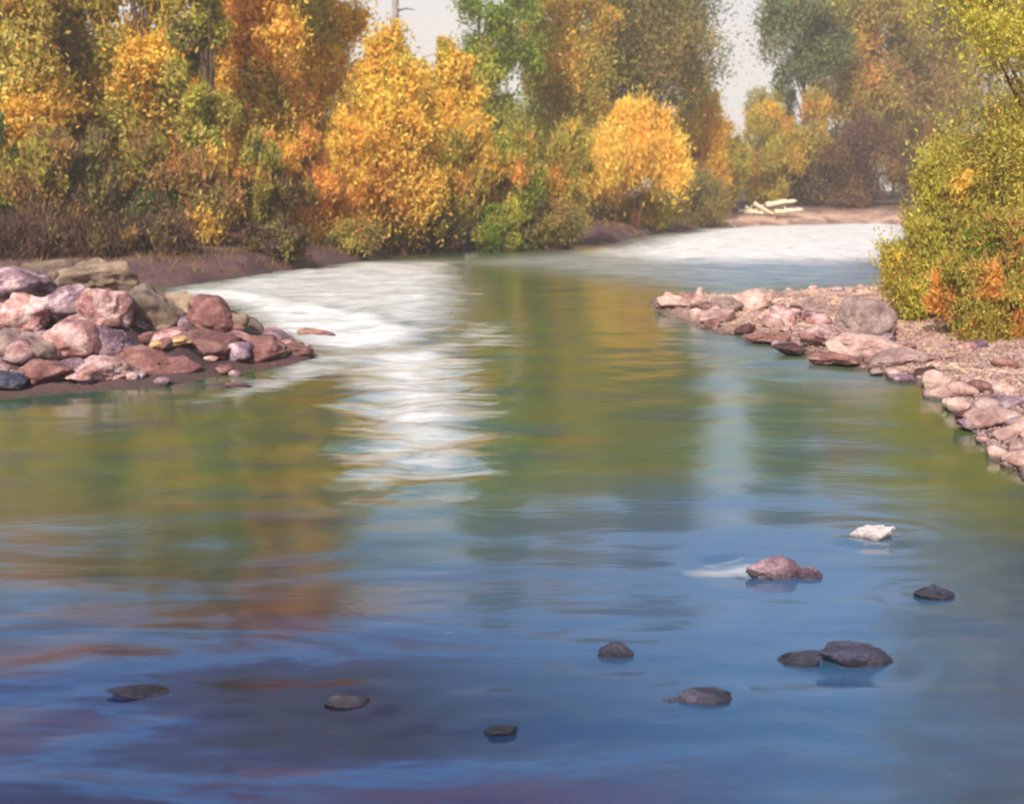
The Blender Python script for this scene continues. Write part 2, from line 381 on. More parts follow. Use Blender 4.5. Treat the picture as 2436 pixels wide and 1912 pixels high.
for pts, fe, a in [
   ([(170, 292), (215, 300), (245, 310), (262, 330), (300, 345), (340, 352), (400, 345), (440, 330), (400, 318), (340, 305), (270, 292), (200, 287)], 1.0, .95),
   ([(180, 288), (260, 273), (370, 261), (450, 262), (460, 290), (445, 335), (340, 318), (250, 300)], 2.0, .74),  # rapids foam; its upper part also paints sky mirrored in the riffles
   ([(300, 350), (345, 352), (360, 345), (420, 352), (350, 372), (250, 392), (200, 402), (260, 378)], .7, .62),
   ([(440, 325), (510, 322), (520, 345), (470, 352)], .8, .5),
   ([(350, 350), (455, 345), (462, 400), (450, 470), (385, 472), (362, 400)], 1.6, .98),  # white column painting the reflection of the wide sky opening
   ([(600, 252), (660, 236), (720, 226), (915, 221), (930, 240), (905, 262), (780, 262), (660, 262)], 4.0, 1.0),
   ([(690, 572), (712, 564), (745, 560), (768, 563), (745, 573)], .25, .8),
   ([(825, 541), (852, 537), (900, 538), (905, 543), (860, 544)], .05, .3),
  ]:
    foam_sky = np.maximum(foam_sky, a*poly_mask(WX, WY, pts, fe))
riff = 0*WX
for pts, fe, a in [
   ([(180, 288), (260, 273), (370, 259), (460, 258), (470, 300), (440, 345), (300, 345), (230, 305)], 2.0, .8),
   ([(440, 262), (600, 248), (700, 255), (905, 262), (900, 290), (700, 292), (640, 285), (520, 268)], 4, 1.0),
   ([(700, 322), (800, 350), (900, 378), (860, 392), (760, 372), (690, 342)], 1.5, .8),
  ]:
    riff = np.maximum(riff, a*poly_mask(WX, WY, pts, fe))
sdw = river_sd(WX, WY)
RIPX = [(*G(px, py+h/2), w) for (px, py, w, h, *_r) in RIVER[:12]]
P3 = np.stack([WX*.9, WY*1.1, 0*WX], -1)
wz = foam_sky*(.07*N1.fbm(P3*1.5, 4)) + .012*N2.fbm(P3*.8, 3) + riff*.035*N1.fbm(P3*np.array([1.2, 2.6, 1]), 3)
near = np.clip((8.5-WY)/4, 0, 1)
wz = wz + near*.016*N1.fbm(np.stack([WX*.8, WY*2.4, 0*WX+5], -1), 4)
for (rx, ry, rw) in RIPX:
    rs = rw*ry/FPX*.5; d_ = np.hypot(WX-rx, (WY-ry-rs*.5)*1.3); wz = wz + .005*(.6+.8*N2(P3*3))*np.sin((d_-rs)*22)*np.exp(-np.clip(d_-rs*.8, 0, None)/.35)
m, t, o = new_mat('river_water')
big = tex(t, .5, 6, mscale=(.5, 2.2, 1), dist=.5, rough=.62); mid = tex(t, 1.1, 5, mscale=(.45, 1.3, 1), dist=.3); fine = tex(t, 5.5, 4, mscale=(.5, 1.3, 1))
af = N(t, 'Attribute', _attribute_name='foam_sky'); ar = N(t, 'Attribute', _attribute_name='riffle'); ash = N(t, 'Attribute', _attribute_name='shallow')
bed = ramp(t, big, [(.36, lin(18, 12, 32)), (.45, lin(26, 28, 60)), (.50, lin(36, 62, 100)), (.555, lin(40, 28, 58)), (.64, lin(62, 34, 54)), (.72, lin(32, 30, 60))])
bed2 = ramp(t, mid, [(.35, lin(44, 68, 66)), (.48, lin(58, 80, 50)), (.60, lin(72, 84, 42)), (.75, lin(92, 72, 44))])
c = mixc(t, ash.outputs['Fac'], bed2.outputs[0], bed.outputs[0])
ab = N(t, 'Attribute', _attribute_name='sky_blue'); c = mixc(t, ab.outputs['Fac'], c, lin(42, 78, 112)); df = N(t, 'BsdfDiffuse'); t.links.new(c, df.inputs[0])
gl = N(t, 'BsdfGlossy', Roughness=.12); gl.inputs[0].default_value = (1, 1, 1, 1)
rr = N(t, 'MapRange'); t.links.new(ar.outputs['Fac'], rr.inputs['Value']); rr.inputs['To Min'].default_value = .13; rr.inputs['To Max'].default_value = .42; t.links.new(rr.outputs[0], gl.inputs['Roughness'])
fr = N(t, 'Fresnel', IOR=2.6)
ir = N(t, 'MapRange'); ir.inputs['To Min'].default_value = 3.3; ir.inputs['To Max'].default_value = 1.75; t.links.new(ash.outputs['Fac'], ir.inputs['Value']); t.links.new(ir.outputs[0], fr.inputs['IOR'])
h1 = N(t, 'Math', _operation='MULTIPLY_ADD'); t.links.new(mid, h1.inputs[0]); h1.inputs[1].default_value = 1.0; 
h2 = N(t, 'Math', _operation='MULTIPLY'); t.links.new(fine, h2.inputs[0]); h2.inputs[1].default_value = .22; t.links.new(h2.outputs[0], h1.inputs[2])
b = N(t, 'Bump', Strength=.5, Distance=.022); t.links.new(h1.outputs[0], b.inputs['Height'])
for n_ in (df, gl, fr): t.links.new(b.outputs[0], n_.inputs['Normal'])
mxs = N(t, 'MixShader'); t.links.new(fr.outputs[0], mxs.inputs[0]); t.links.new(df.outputs[0], mxs.inputs[1]); t.links.new(gl.outputs[0], mxs.inputs[2])
# broken white water, plus the sky reflection painted white below the rapids
fn = tex(t, 2.0, 8, mscale=(.4, 1.3, 1), rough=.68, dist=.6)
fa = N(t, 'Math', _operation='MULTIPLY_ADD'); t.links.new(af.outputs['Fac'], fa.inputs[0]); fa.inputs[1].default_value = .64
fs = N(t, 'Math', _operation='SUBTRACT'); t.links.new(fn, fs.inputs[0]); fs.inputs[1].default_value = .68; t.links.new(fs.outputs[0], fa.inputs[2])
fm = N(t, 'MapRange'); fm.inputs['From Min'].default_value = 0; fm.inputs['From Max'].default_value = .55; t.links.new(fa.outputs[0], fm.inputs['Value'])
fd = N(t, 'BsdfDiffuse'); fd.inputs[0].default_value = (.60, .575, .56, 1)
b3 = N(t, 'Bump', Strength=.8, Distance=.08); t.links.new(fn, b3.inputs['Height']); t.links.new(b3.outputs[0], fd.inputs['Normal'])
mf = N(t, 'MixShader'); t.links.new(fm.outputs[0], mf.inputs[0]); t.links.new(mxs.outputs[0], mf.inputs[1]); t.links.new(fd.outputs[0], mf.inputs[2])
t.links.new(mf.outputs[0], o.inputs[0])
sky_blue = .85*np.clip(1-np.hypot((WX-1.7)/2.5, (WY-6.4)/3.6)**2, 0, 1)+.6*np.clip(1-np.hypot((WX-11)/8, (WY-36)/9)**2, 0, 1)  # blue patches that paint the sky's reflection into the water colour
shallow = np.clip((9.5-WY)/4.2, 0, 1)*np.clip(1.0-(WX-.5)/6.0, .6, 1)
mesh_np('water', np.stack([WX, WY, wz], -1).reshape(-1, 3), grid_faces(len(wx), len(wy)), m, smooth=True,
        attrs={'foam_sky': foam_sky.ravel(), 'riffle': riff.ravel(), 'shallow': shallow.ravel(), 'sky_blue': sky_blue.ravel()})['kind'] = 'structure'

# ------------------------------------------------------------------ cobbles and gravel
rng = np.random.RandomState(5)
CM = [mesh_np('cobble', rock_shape(900+i, 3, 12, rough=.05)[0], ICO[3][1], mt, smooth=True) for i, mt in enumerate([TAN, PINK, PURP, TAN, BROWN, OLIVE])]
protos = [c.data for c in CM]
for c in CM: bpy.data.objects.remove(c)
def cobbles(n, region, lab, grp, smin, smax, prot):
    xs_ = []
    while len(xs_) < n:
        px, py = rng.uniform(region[0], region[2]), rng.uniform(region[1], region[3])
        x, y = G(px, py); sdv = float(river_sd(np.array([x]), np.array([y]))[0])
        if sdv < -.12 or sdv > 4 or rng.rand() > math.exp(-max(sdv, 0)/1.2): continue
        xs_.append((x, y))
    for (x, y) in xs_:
        s = rng.uniform(smin, smax)*rng.uniform(.6, 1.1)
        o_ = bpy.data.objects.new('cobble', protos[prot[rng.randint(len(prot))]]); link(o_)
        z = gz(x, y)
        o_.location = (x, y, max(z, -.05)+s*.25); o_.scale = (s*rng.uniform(.9, 1.3), s*rng.uniform(.7, 1), s*rng.uniform(.5, .75)); o_.rotation_euler = (0, 0, rng.uniform(0, 6.28))
        tag(o_, lab, 'cobble', grp)
cobbles(85, (645, 292, 1040, 475), 'small pinkish cobble among the many on the right gravel bar', 'cobbles on the right gravel bar', .07, .26, [0, 1, 2, 3, 3, 4])
cobbles(60, (0, 330, 310, 396), 'small mauve-pink cobble wedged along the waterline of the left heap', 'cobbles along the left heap', .08, .2, [1, 2, 4, 5])
RUB = [mesh_np('rock', rock_shape(950+i, 3, 8, rough=.1)[0], ICO[3][1], mt, smooth=True) for i, mt in enumerate([PURP, PINK, BROWN, OLIVE, PURP])]
rp = [c.data for c in RUB]
for c in RUB: bpy.data.objects.remove(c)
k = 0
while k < 170:
    x, y = rng.uniform(-10.5, -2.6), rng.uniform(12.8, 20.5)
    if river_sd(np.array([x]), np.array([y]))[0] < -.05: continue
    if math.hypot(x+4.7, y-15) < .9: continue
    z = gz(x, y); sz_r = rng.uniform(.09, .27); k += 1
    o_ = bpy.data.objects.new('rubble_rock', rp[rng.randint(5)]); link(o_); o_.location = (x, y, z+sz_r*.35)
    o_.scale = (sz_r*rng.uniform(.9, 1.5), sz_r, sz_r*rng.uniform(.5, .9)); o_.rotation_euler = (rng.uniform(-.4, .4), rng.uniform(-.4, .4), rng.uniform(0, 6.28))
    tag(o_, 'small rough mauve-grey rock packed between the boulders of the left heap', 'rock', 'rubble packed into the left heap')
# fine gravel: one mass of tiny stones
def gravel(name, n, region, mat, lab, smin, smax, maxd=5.0):
    Vs, Fs = [], []; k = 0; bv, bf = ICO[2]
    bv = bv[:]; cnt = 0
    pxs = rng.uniform(region[0], region[2], n*4); pys = rng.uniform(region[1], region[3], n*4)
    pts = np.array([G(a, b_) for a, b_ in zip(pxs, pys)])
    sdv = river_sd(pts[:, 0], pts[:, 1]); pts = pts[(sdv > -.1) & (sdv < maxd)][:n]
    z = ground_z(pts[:, 0], pts[:, 1])
    oc_v = np.array([(1, 0, 0), (-1, 0, 0), (0, 1, 0), (0, -1, 0), (0, 0, 1), (0, 0, -1), (.6, .6, .5), (-.6, .5, .5)])[:6]
    oc_f = np.array([(0, 2, 4), (2, 1, 4), (1, 3, 4), (3, 0, 4), (2, 0, 5), (1, 2, 5), (3, 1, 5), (0, 3, 5)])
    M = len(pts); s = rng.uniform(smin, smax, M); a = rng.uniform(0, 6.28, M)
    V = oc_v[None]*np.stack([s*rng.uniform(.8, 1.3, M), s, s*.6], -1)[:, None] + rng.normal(scale=.12, size=(M, 6, 3))*s[:, None, None]
    ca, sa = np.cos(a)[:, None], np.sin(a)[:, None]
    V = np.stack([V[..., 0]*ca-V[..., 1]*sa, V[..., 0]*sa+V[..., 1]*ca, V[..., 2]], -1) + np.stack([pts[:, 0], pts[:, 1], z+.01], -1)[:, None]
    F = (oc_f[None]+6*np.arange(M)[:, None, None]).reshape(-1, 3)
    return tag(mesh_np(name, V.reshape(-1, 3), F, mat), lab, 'gravel', kind='stuff')
gravel('gravel', 22000, (645, 290, 1500, 760), TAN, 'pale pinkish gravel covering the right bar and shore', .02, .06)

# ------------------------------------------------------------------ foliage
def tubes(paths, sides=6):
    """paths: list of (points (n,3), radii (n,)) -> verts, quads"""
    V, F = [], []; k = 0
    for pts, rad in paths:
        pts = np.asarray(pts, float); n = len(pts)
        d = np.gradient(pts, axis=0); d /= np.linalg.norm(d, axis=1)[:, None]+1e-9
        ref = np.where(np.abs(d[:, 2:3]) > .9, [[1, 0, 0]], [[0, 0, 1]]); a = np.cross(d, ref); a /= np.linalg.norm(a, axis=1)[:, None]; b_ = np.cross(d, a)
        an = np.linspace(0, 2*math.pi, sides, endpoint=False)
        ring = pts[:, None]+np.asarray(rad)[:, None, None]*(np.cos(an)[None, :, None]*a[:, None]+np.sin(an)[None, :, None]*b_[:, None])
        V.append(ring.reshape(-1, 3)); i = np.arange(n*sides).reshape(n, sides)+k; j = np.roll(i, -1, 1)
        F.append(np.stack([i[:-1], j[:-1], j[1:], i[1:]], -1).reshape(-1, 4)); k += n*sides
    return np.concatenate(V), np.concatenate(F)
def leaves(r, centres, radii, cols, n, size, squash=.8, jit=.16, wisp=0.0):
    """n leaf-sized faces spread over the clumps"""
    w = radii**2.2; w = w/w.sum(); idx = r.choice(len(centres), n, p=w)
    d = r.normal(size=(n, 3)); d /= np.linalg.norm(d, axis=1)[:, None]; rad = r.rand(n)**.5
    wide = 1+.9*r.rand(n)**4
    c = centres[idx] + d*(radii[idx]*rad*wide)[:, None]*np.array([1, 1, squash])
    c += r.normal(scale=.2, size=(n, 3))*radii[idx][:, None]
    c += .5*radii.mean()*np.stack([N1(c*1.3/radii.mean()*.6+k_*9) for k_ in (1, 2, 3)], -1)
    nn = d*.5 + r.normal(size=(n, 3))*.6 + np.array([0, 0, .35]); nn /= np.linalg.norm(nn, axis=1)[:, None]
    u = np.cross(nn, r.normal(size=(n, 3))); u /= np.linalg.norm(u, axis=1)[:, None]+1e-9; v = np.cross(nn, u)
    s = size*r.uniform(.5, 1.45, n)[:, None]; asp = .55
    if wisp:                                       # long leaves and thin shoots that follow the stems upward
        g_ = c*np.array([1, 1, 0])*.45/(np.abs(centres[:, :2]).max()+.3) + np.array([0, 0, 1.0]) + r.normal(scale=.42, size=(n, 3))
        m_ = r.rand(n) < wisp; g_ /= np.linalg.norm(g_, axis=1)[:, None]
        u = np.where(m_[:, None], g_, u); v = np.cross(nn, u); v /= np.linalg.norm(v, axis=1)[:, None]+1e-9
        s = np.where(m_[:, None], s*1.7, s); asp = np.where(m_[:, None], .2, .55)
    V = np.stack([c-u*s, c+v*s*asp, c+u*s, c-v*s*asp], 1).reshape(-1, 3)
    F = np.arange(4*n).reshape(n, 4)
    ci = np.where(r.rand(n) < .3, r.choice(len(centres), n, p=w), idx)
    col = cols[ci]*(1+r.normal(scale=jit, size=(n, 1)))*(1+r.normal(scale=.07, size=(n, 3)))
    return V, F, np.clip(col, .002, .95)
def pick(r, pal, n, pos=None):
    """clump colours: palette entries (colour, weight[, height centre, side centre]) """
    k = len(pal); w = np.zeros((n, k))
    for j, e in enumerate(pal):
        w[:, j] = e[1]
        if len(e) > 2 and e[2] is not None: w[:, j] *= np.exp(-((pos[:, 0]-e[2])/.22)**2)+.03
        if len(e) > 3 and e[3] is not None: w[:, j] *= np.exp(-((pos[:, 1]-e[3])/.5)**2)+.03
    w /= w.sum(1)[:, None]; cum = w.cumsum(1); q = (r.rand(n, 1) > cum).sum(1).clip(0, k-1)
    c = np.array([e[0] for e in pal])[q]; return c*(1+r.normal(scale=.10, size=(n, 1)))
TREES = 0
def tree(name, label, px, Y, top, hw, bot, pal, nleaf, size=.13, group=None, cat='tree', bark=None, base=None, shape='oval', nclump=46, trunk=.17, stems=1, lean=0, depth=.8, crad=.36, squash=1.25, wisp=.25):
    global TREES
    TREES += 1; r = np.random.RandomState(400+TREES*7); s = Y/FPX/ct
    bx = P(px, 190, Y)[0]; bz = gz(bx, Y)
    ztop = P(px, top, Y)[2]-bz; zbot = max(P(px, bot, Y)[2]-bz, .05); R = hw*Y/FPX
    root = tag(empty(name, (bx, Y, bz)), label, cat, group)
    # clumps
    n = nclump; h = r.rand(n)**.9; an = r.uniform(0, 2*math.pi, n)
    if shape == 'oval': prof = np.sqrt(np.clip(1-((h-.42)/.62)**2, .04, 1))
    elif shape == 'column': prof = np.clip(1.25-h*.75, .3, 1)*np.clip(.55+h*3, 0, 1)
    elif shape == 'dome': prof = np.sqrt(np.clip(1-(h/1.03)**2, .05, 1))
    elif shape == 'fan': prof = np.clip(.35+h*1.4, 0, 1)*np.sqrt(np.clip(1-((h-.35)/.7)**2, .1, 1))
    else: prof = np.ones(n)
    rr_ = prof*(r.rand(n)**.45); rad = R*crad*r.uniform(.7, 1.35, n)*(1-.35*h)
    rr2 = np.clip(rr_*R - rad*.6, 0, None)
    C = np.stack([np.cos(an)*rr2+lean*h*R, np.sin(an)*rr2*depth, zbot+rad*.5+(ztop-zbot-rad*1.2)*h], -1)
    pos = np.stack([h, np.cos(an)*rr_], -1)
    cols = pick(r, pal, n, pos)
    V, F, col = leaves(r, C, rad, cols, int(nleaf*2.6), size*.66, squash, wisp=wisp)
    mesh_np('crown', V, F, LEAF, root, col=col)
    # trunk and limbs
    paths = []; H = ztop
    for sidx in range(stems):
        a = 2*math.pi*sidx/stems + r.rand(); sp_ = (R*.35 if stems > 1 else 0)
        tt = np.linspace(0, 1, 9); wob = np.cumsum(r.normal(scale=.02*H, size=(9, 2)), 0)*.5; wob[0] = 0
        hgt = H*(.9 if stems == 1 else r.uniform(.55, .85))
        pts = np.stack([math.cos(a)*sp_*tt**1.3+wob[:, 0]+lean*tt*R, math.sin(a)*sp_*tt**1.3+wob[:, 1], -.25+tt*(hgt+.25)], -1)
        paths.append((pts, trunk*(1-.88*tt)*(1 if stems == 1 else .6)))
        m_ = int(22/stems)+3; sel = r.choice(n, min(m_, n), replace=False)
        for q in sel:
            tz = min(max(C[q, 2]*.62, .12*H), hgt*.85); f = tz/hgt; i0 = np.array([np.interp(f, tt, pts[:, k]) for k in range(3)])
            mm = (i0+C[q])/2 + np.array([0, 0, .06*H])*r.uniform(-.3, 1) + r.normal(scale=.02*H, size=3)
            tq = np.linspace(0, 1, 6)[:, None]; cv = (1-tq)**2*i0+2*tq*(1-tq)*mm+tq**2*C[q]
            paths.append((cv, trunk*.38*(1-.5*f)*(1-.85*tq[:, 0])))
    V, F = tubes(paths); mesh_np('trunk', V, F, bark or BARK, root, smooth=True)
    return root
# leaf colours
YEL = lin(238, 208, 104); GOLD = lin(232, 190, 92); ORG = lin(222, 162, 90); RED = lin(220, 120, 76)
LIME = lin(192, 186, 84); OLV = lin(170, 156, 78); GRN = lin(124, 140, 58); DGRN = lin(110, 120, 76); DOLV = lin(142, 130, 80); BRN = lin(166, 130, 82)
DBRN = lin(104, 80, 62); PLUM = lin(112, 84, 78); PALE = lin(226, 208, 132); GREY = lin(140, 146, 110); CREAM = lin(230, 218, 176)
FB = 'autumn trees along the far bank'
tree('cottonwood_tree', 'orange and olive cottonwood cut by the left edge, pale yellow patch in its middle', 14, 38, -70, 62, 190,
     [(ORG, 1.3, .95), (OLV, 1, .6), (PALE, .9, .5, .2), (GOLD, 1, .3), (GRN, .6, .15), (RED, .25, 0)], 24000, group=FB)
tree('cottonwood_tree', 'olive-topped cottonwood with orange middle, second tree from the left edge', 78, 41, -110, 56, 180,
     [(OLV, 1.6, .75), (GOLD, 1.3, .4), (ORG, .9, .2), (GRN, .5, .6), (ORG, .3, 1)], 24000, group=FB)
tree('cottonwood_tree', 'yellow-olive cottonwood with small sky holes just left of the dark upright trunk', 146, 40, -150, 50, 175,
     [(LIME, 1.2, .8), (GOLD, 1.2, .4), (OLV, .8), (ORG, .5, .15)], 21000, group=FB)
tree('cottonwood_tree', 'narrow dark olive tree with a straight upright trunk amid the orange trees on the left', 205, 37, -260, 30, 165,
     [(DOLV, 1.5), (OLV, 1), (GRN, .7), (LIME, .3)], 13000, group=FB, shape='column', trunk=.24, crad=.34)
tree('cottonwood_tree', 'glowing orange-gold cottonwood right of the dark upright trunk, reddest at its top', 262, 41, -225, 56, 170,
     [(ORG, 1), (GOLD, 1.5), (RED, .18, .75), (OLV, .6)], 25000, group=FB)
tree('cottonwood_tree', 'orange-gold cottonwood with a lime green right side, left border of the wide sky opening', 318, 47, -190, 46, 165,
     [(ORG, 1, None, -.5), (LIME, 1.8, .7, .8), (GOLD, 1), (OLV, .4)], 22000, group=FB)
tree('willow_tree', 'bright yellow round-topped willow below the left half of the wide sky opening', 386, 44, 36, 58, 215,
     [(YEL, 1.6), (GOLD, 1.3), (LIME, .7, .9), (ORG, .3, .2)], 24000, group=FB, shape='dome', stems=3)
tree('willow_tree', 'golden willow against the dark green tree, under the right half of the wide sky opening', 448, 47, 42, 46, 210,
     [(GOLD, 1.4), (YEL, 1), (LIME, .9, .95), (OLV, .4, .1)], 19000, group=FB, shape='dome', stems=3)
tree('cottonwood_tree', 'tall fresh green cottonwood forming the right border of the wide sky opening', 500, 60, -175, 42, 190,
     [(GRN, 2), (OLV, .8), (LIME, .5), (GOLD, .25, .1)], 24000, group=FB, size=.14)
tree('cottonwood_tree', 'rusty olive cottonwood between the green tree and the large dark olive one', 564, 68, -180, 50, 180,
     [(BRN, .8, .9), (OLV, 1.2), (GOLD, 1, .3), (ORG, .7, .2), (GRN, .3)], 25000, group=FB, size=.14)
tree('cottonwood_tree', 'large dark olive-brown cottonwood, left border of the narrow sky gap', 654, 74, -170, 80, 118,
     [(DOLV, 2), (BRN, .5), (DGRN, 1), (OLV, .5)], 36000, group=FB, size=.15, nclump=70, trunk=.3)
tree('cottonwood_tree', 'dark grey-green tree forming the right border of the narrow sky gap', 797, 97, -105, 46, 110,
     [(DGRN, 2), (GREY, .8), (OLV, .4)], 24000, group=FB, size=.18, trunk=.25)
tree('cottonwood_tree', 'rusty orange-olive tree right of the dark grey-green one', 866, 99, -90, 44, 130,
     [(BRN, .9), (GOLD, .7, .5, -.4), (ORG, .6), (OLV, .9), (CREAM, .25, .7)], 24000, group=FB, size=.18, trunk=.25)
tree('cottonwood_tree', 'brown and olive tree behind the lime bush of the right bank', 930, 100, -120, 48, 130,
     [(BRN, 1), (DOLV, 1.2), (OLV, .6)], 24000, group=FB, size=.18, trunk=.25)

for (px, Y, top, lab) in [(-75, 40, -120, 'gold cottonwood standing just beyond the left picture edge'), (-165, 42, -90, 'olive-gold cottonwood further beyond the left picture edge'), (-260, 39, -110, 'orange-olive cottonwood furthest beyond the left picture edge')]:
    tree('cottonwood_tree', lab, px, Y, top, 62, 215, [(GOLD, 1), (OLV, 1), (ORG, .6)], 15000, group=FB)
US = 'shrubs at the foot of the far trees'
D3 = [(DBRN, 1), (BRN, 1), (DOLV, .8), (ORG, .3, .9)]
def shrub(label, px, Y, top, hw, bot, pal, n, size=.11, stems=9, bark=BARK_RED, **k):
    k.setdefault('shape', 'fan'); k.setdefault('nclump', 30); k.setdefault('crad', .30); k.setdefault('wisp', .7)
    return tree('shrub', label, px, Y, top, hw, bot, pal, n, size=size, group=US, cat='shrub', bark=bark, stems=stems, trunk=.07, **k)
shrub('dark green shrub with red leaves cut by the left edge above the rock heap', -2, 35, 120, 44, 225, [(DGRN, 1), (RED, .45, .3), (OLV, 1), (PLUM, .8, 0)], 9000)
shrub('green and rust shrub above the left summit of the rock heap', 52, 34, 128, 40, 240, [(OLV, 1, .8), (DBRN, 1.3, .1), (BRN, .6), (PLUM, 1, .1)], 9000)
shrub('upright brown shrub behind the right hump of the rock heap', 98, 35, 130, 34, 245, [(BRN, 1, .8), (DOLV, 1), (PLUM, 1.2, .1)], 9000)
shrub('olive and brown shrub just left of the foot of the dark upright trunk', 150, 36, 135, 38, 250, [(OLV, .9, .8), (BRN, 1), (DBRN, 1, .2), (DGRN, .5, .3)], 9500)
shrub('tawny shrub at the foot of the dark upright trunk', 205, 36, 150, 36, 252, [(BRN, 1), (GOLD, .5, .7), (DOLV, 1, .3), (DGRN, .6, .1)], 9000)
shrub('dark olive shrub with rusty tips between the dark trunk and the yellow willow', 262, 38, 135, 36, 255, [(OLV, 1), (ORG, .7, .7), (DGRN, .8, .3), (DBRN, .8, .1)], 9500)
shrub('orange shrub reaching down to the bank left below the yellow willow', 308, 40, 130, 34, 248, [(ORG, 1.2), (GOLD, 1), (BRN, .6, .2), (DOLV, .3)], 9500)
shrub('sunlit lemon yellow shrub in front of the round-topped willow', 352, 42, 110, 34, 235, [(YEL, 1.5), (GOLD, 1), (ORG, .4, .1), (LIME, .4)], 9000)
shrub('russet twiggy shrub fanning out before the golden willow', 402, 44, 130, 40, 234, [(BRN, 1.1), (GOLD, 1, .8), (OLV, .6), (ORG, .4), (PLUM, .4, 0)], 9000)
shrub('gold and olive shrub at the foot of the tall fresh green tree', 460, 46, 112, 36, 228, [(GOLD, 1, .7), (OLV, 1), (ORG, .6, .3), (BRN, .4, .1)], 9000)
shrub('lime and orange shrub just right of the tall fresh green tree', 515, 47, 130, 36, 226, [(LIME, .9), (OLV, 1), (ORG, .5), (GRN, .4)], 9500)
shrub('orange-speckled olive shrub below the rusty olive tree', 566, 49, 128, 38, 230, [(OLV, 1.3), (ORG, .7, .3), (GOLD, .7), (BRN, .6, .1)], 9500)
shrub('spreading amber shrub with dark branches fanning below the large dark tree', 636, 64, 103, 64, 195, [(GOLD, 1.8), (YEL, .8), (ORG, .5, .1)], 17000, size=.14, nclump=34, crad=.24, shape='dome', squash=1.5)
shrub('amber shrub immediately right of the spreading amber one, under the narrow gap', 700, 78, 98, 38, 200, [(GOLD, 1.7), (YEL, .7), (ORG, .5), (OLV, .5, .1)], 10500, size=.13)
shrub('dark olive ground-hugging shrub between the amber shrubs and the driftwood', 690, 75, 170, 44, 228, [(DOLV, 1.2), (DGRN, .6), (BRN, .7), (OLV, .5)], 9000, shape='dome')
shrub('low yellow-olive shrub leaning over the white water left of the driftwood', 645, 67, 192, 30, 234, [(OLV, 1.2), (LIME, .8), (GOLD, .5)], 5000, shape='dome')
shrub('olive shrub closing the foot of the narrow sky gap', 722, 84, 124, 27, 212, [(OLV, 1.2), (GOLD, 1), (LIME, .5)], 9000, size=.14)
shrub('gold and olive shrub behind the driftwood', 768, 92, 100, 40, 205, [(GOLD, 1), (OLV, 1.2), (ORG, .4), (LIME, .4)], 11000, size=.15)
shrub('orange-tipped shrub at the left side of the large plum-brown twiggy shrub', 810, 93, 92, 36, 200, [(ORG, .9, .9), (GOLD, .7, .8), (OLV, 1), (PLUM, .9, .2)], 10500, size=.15)
shrub('large plum-brown twiggy shrub with bare dark twigs right of the driftwood', 858, 91, 120, 50, 214, [(PLUM, 1.5), (BRN, 1), (DBRN, .8)], 9500, size=.13, stems=12)
shrub('brown shrub half hidden by the lime bush of the right bank', 925, 90, 110, 46, 214, [(DBRN, 1), (BRN, 1), (DOLV, 1)], 10000, size=.15, stems=9)
low = 'low plants on the far bank edge'
def lowp(label, px, Y, top, hw, pal, n): tree('low_bush', label, px, Y, top, hw, 246, pal, n, size=.09, group=low, cat='bush', bark=BARK_RED, stems=4, trunk=.03, shape='dome', nclump=16, crad=.34)
lowp('low bright green bush on the dark bank at the centre', 494, 46.2, 200, 26, [(GRN, 1.5), (OLV, .5)], 5000)
lowp('low dark olive bush on the bank left of the bright green one', 440, 45, 208, 28, [(DOLV, 1), (OLV, .7), (PLUM, .5)], 4500)
lowp('low orange-olive bush on the bank below the lemon yellow shrub', 352, 40.5, 222, 34, [(OLV, 1), (ORG, .6), (DOLV, .6)], 5000)
lowp('low brown-olive bush on the bank right of the bright green one', 556, 47.5, 208, 36, [(DOLV, 1), (BRN, .8), (OLV, .7)], 5000)
lowp('low dark brown bush on the shaded bank above the left end of the rapids', 270, 35.5, 236, 36, [(DBRN, 1), (PLUM, 1), (DOLV, .5)], 5000)

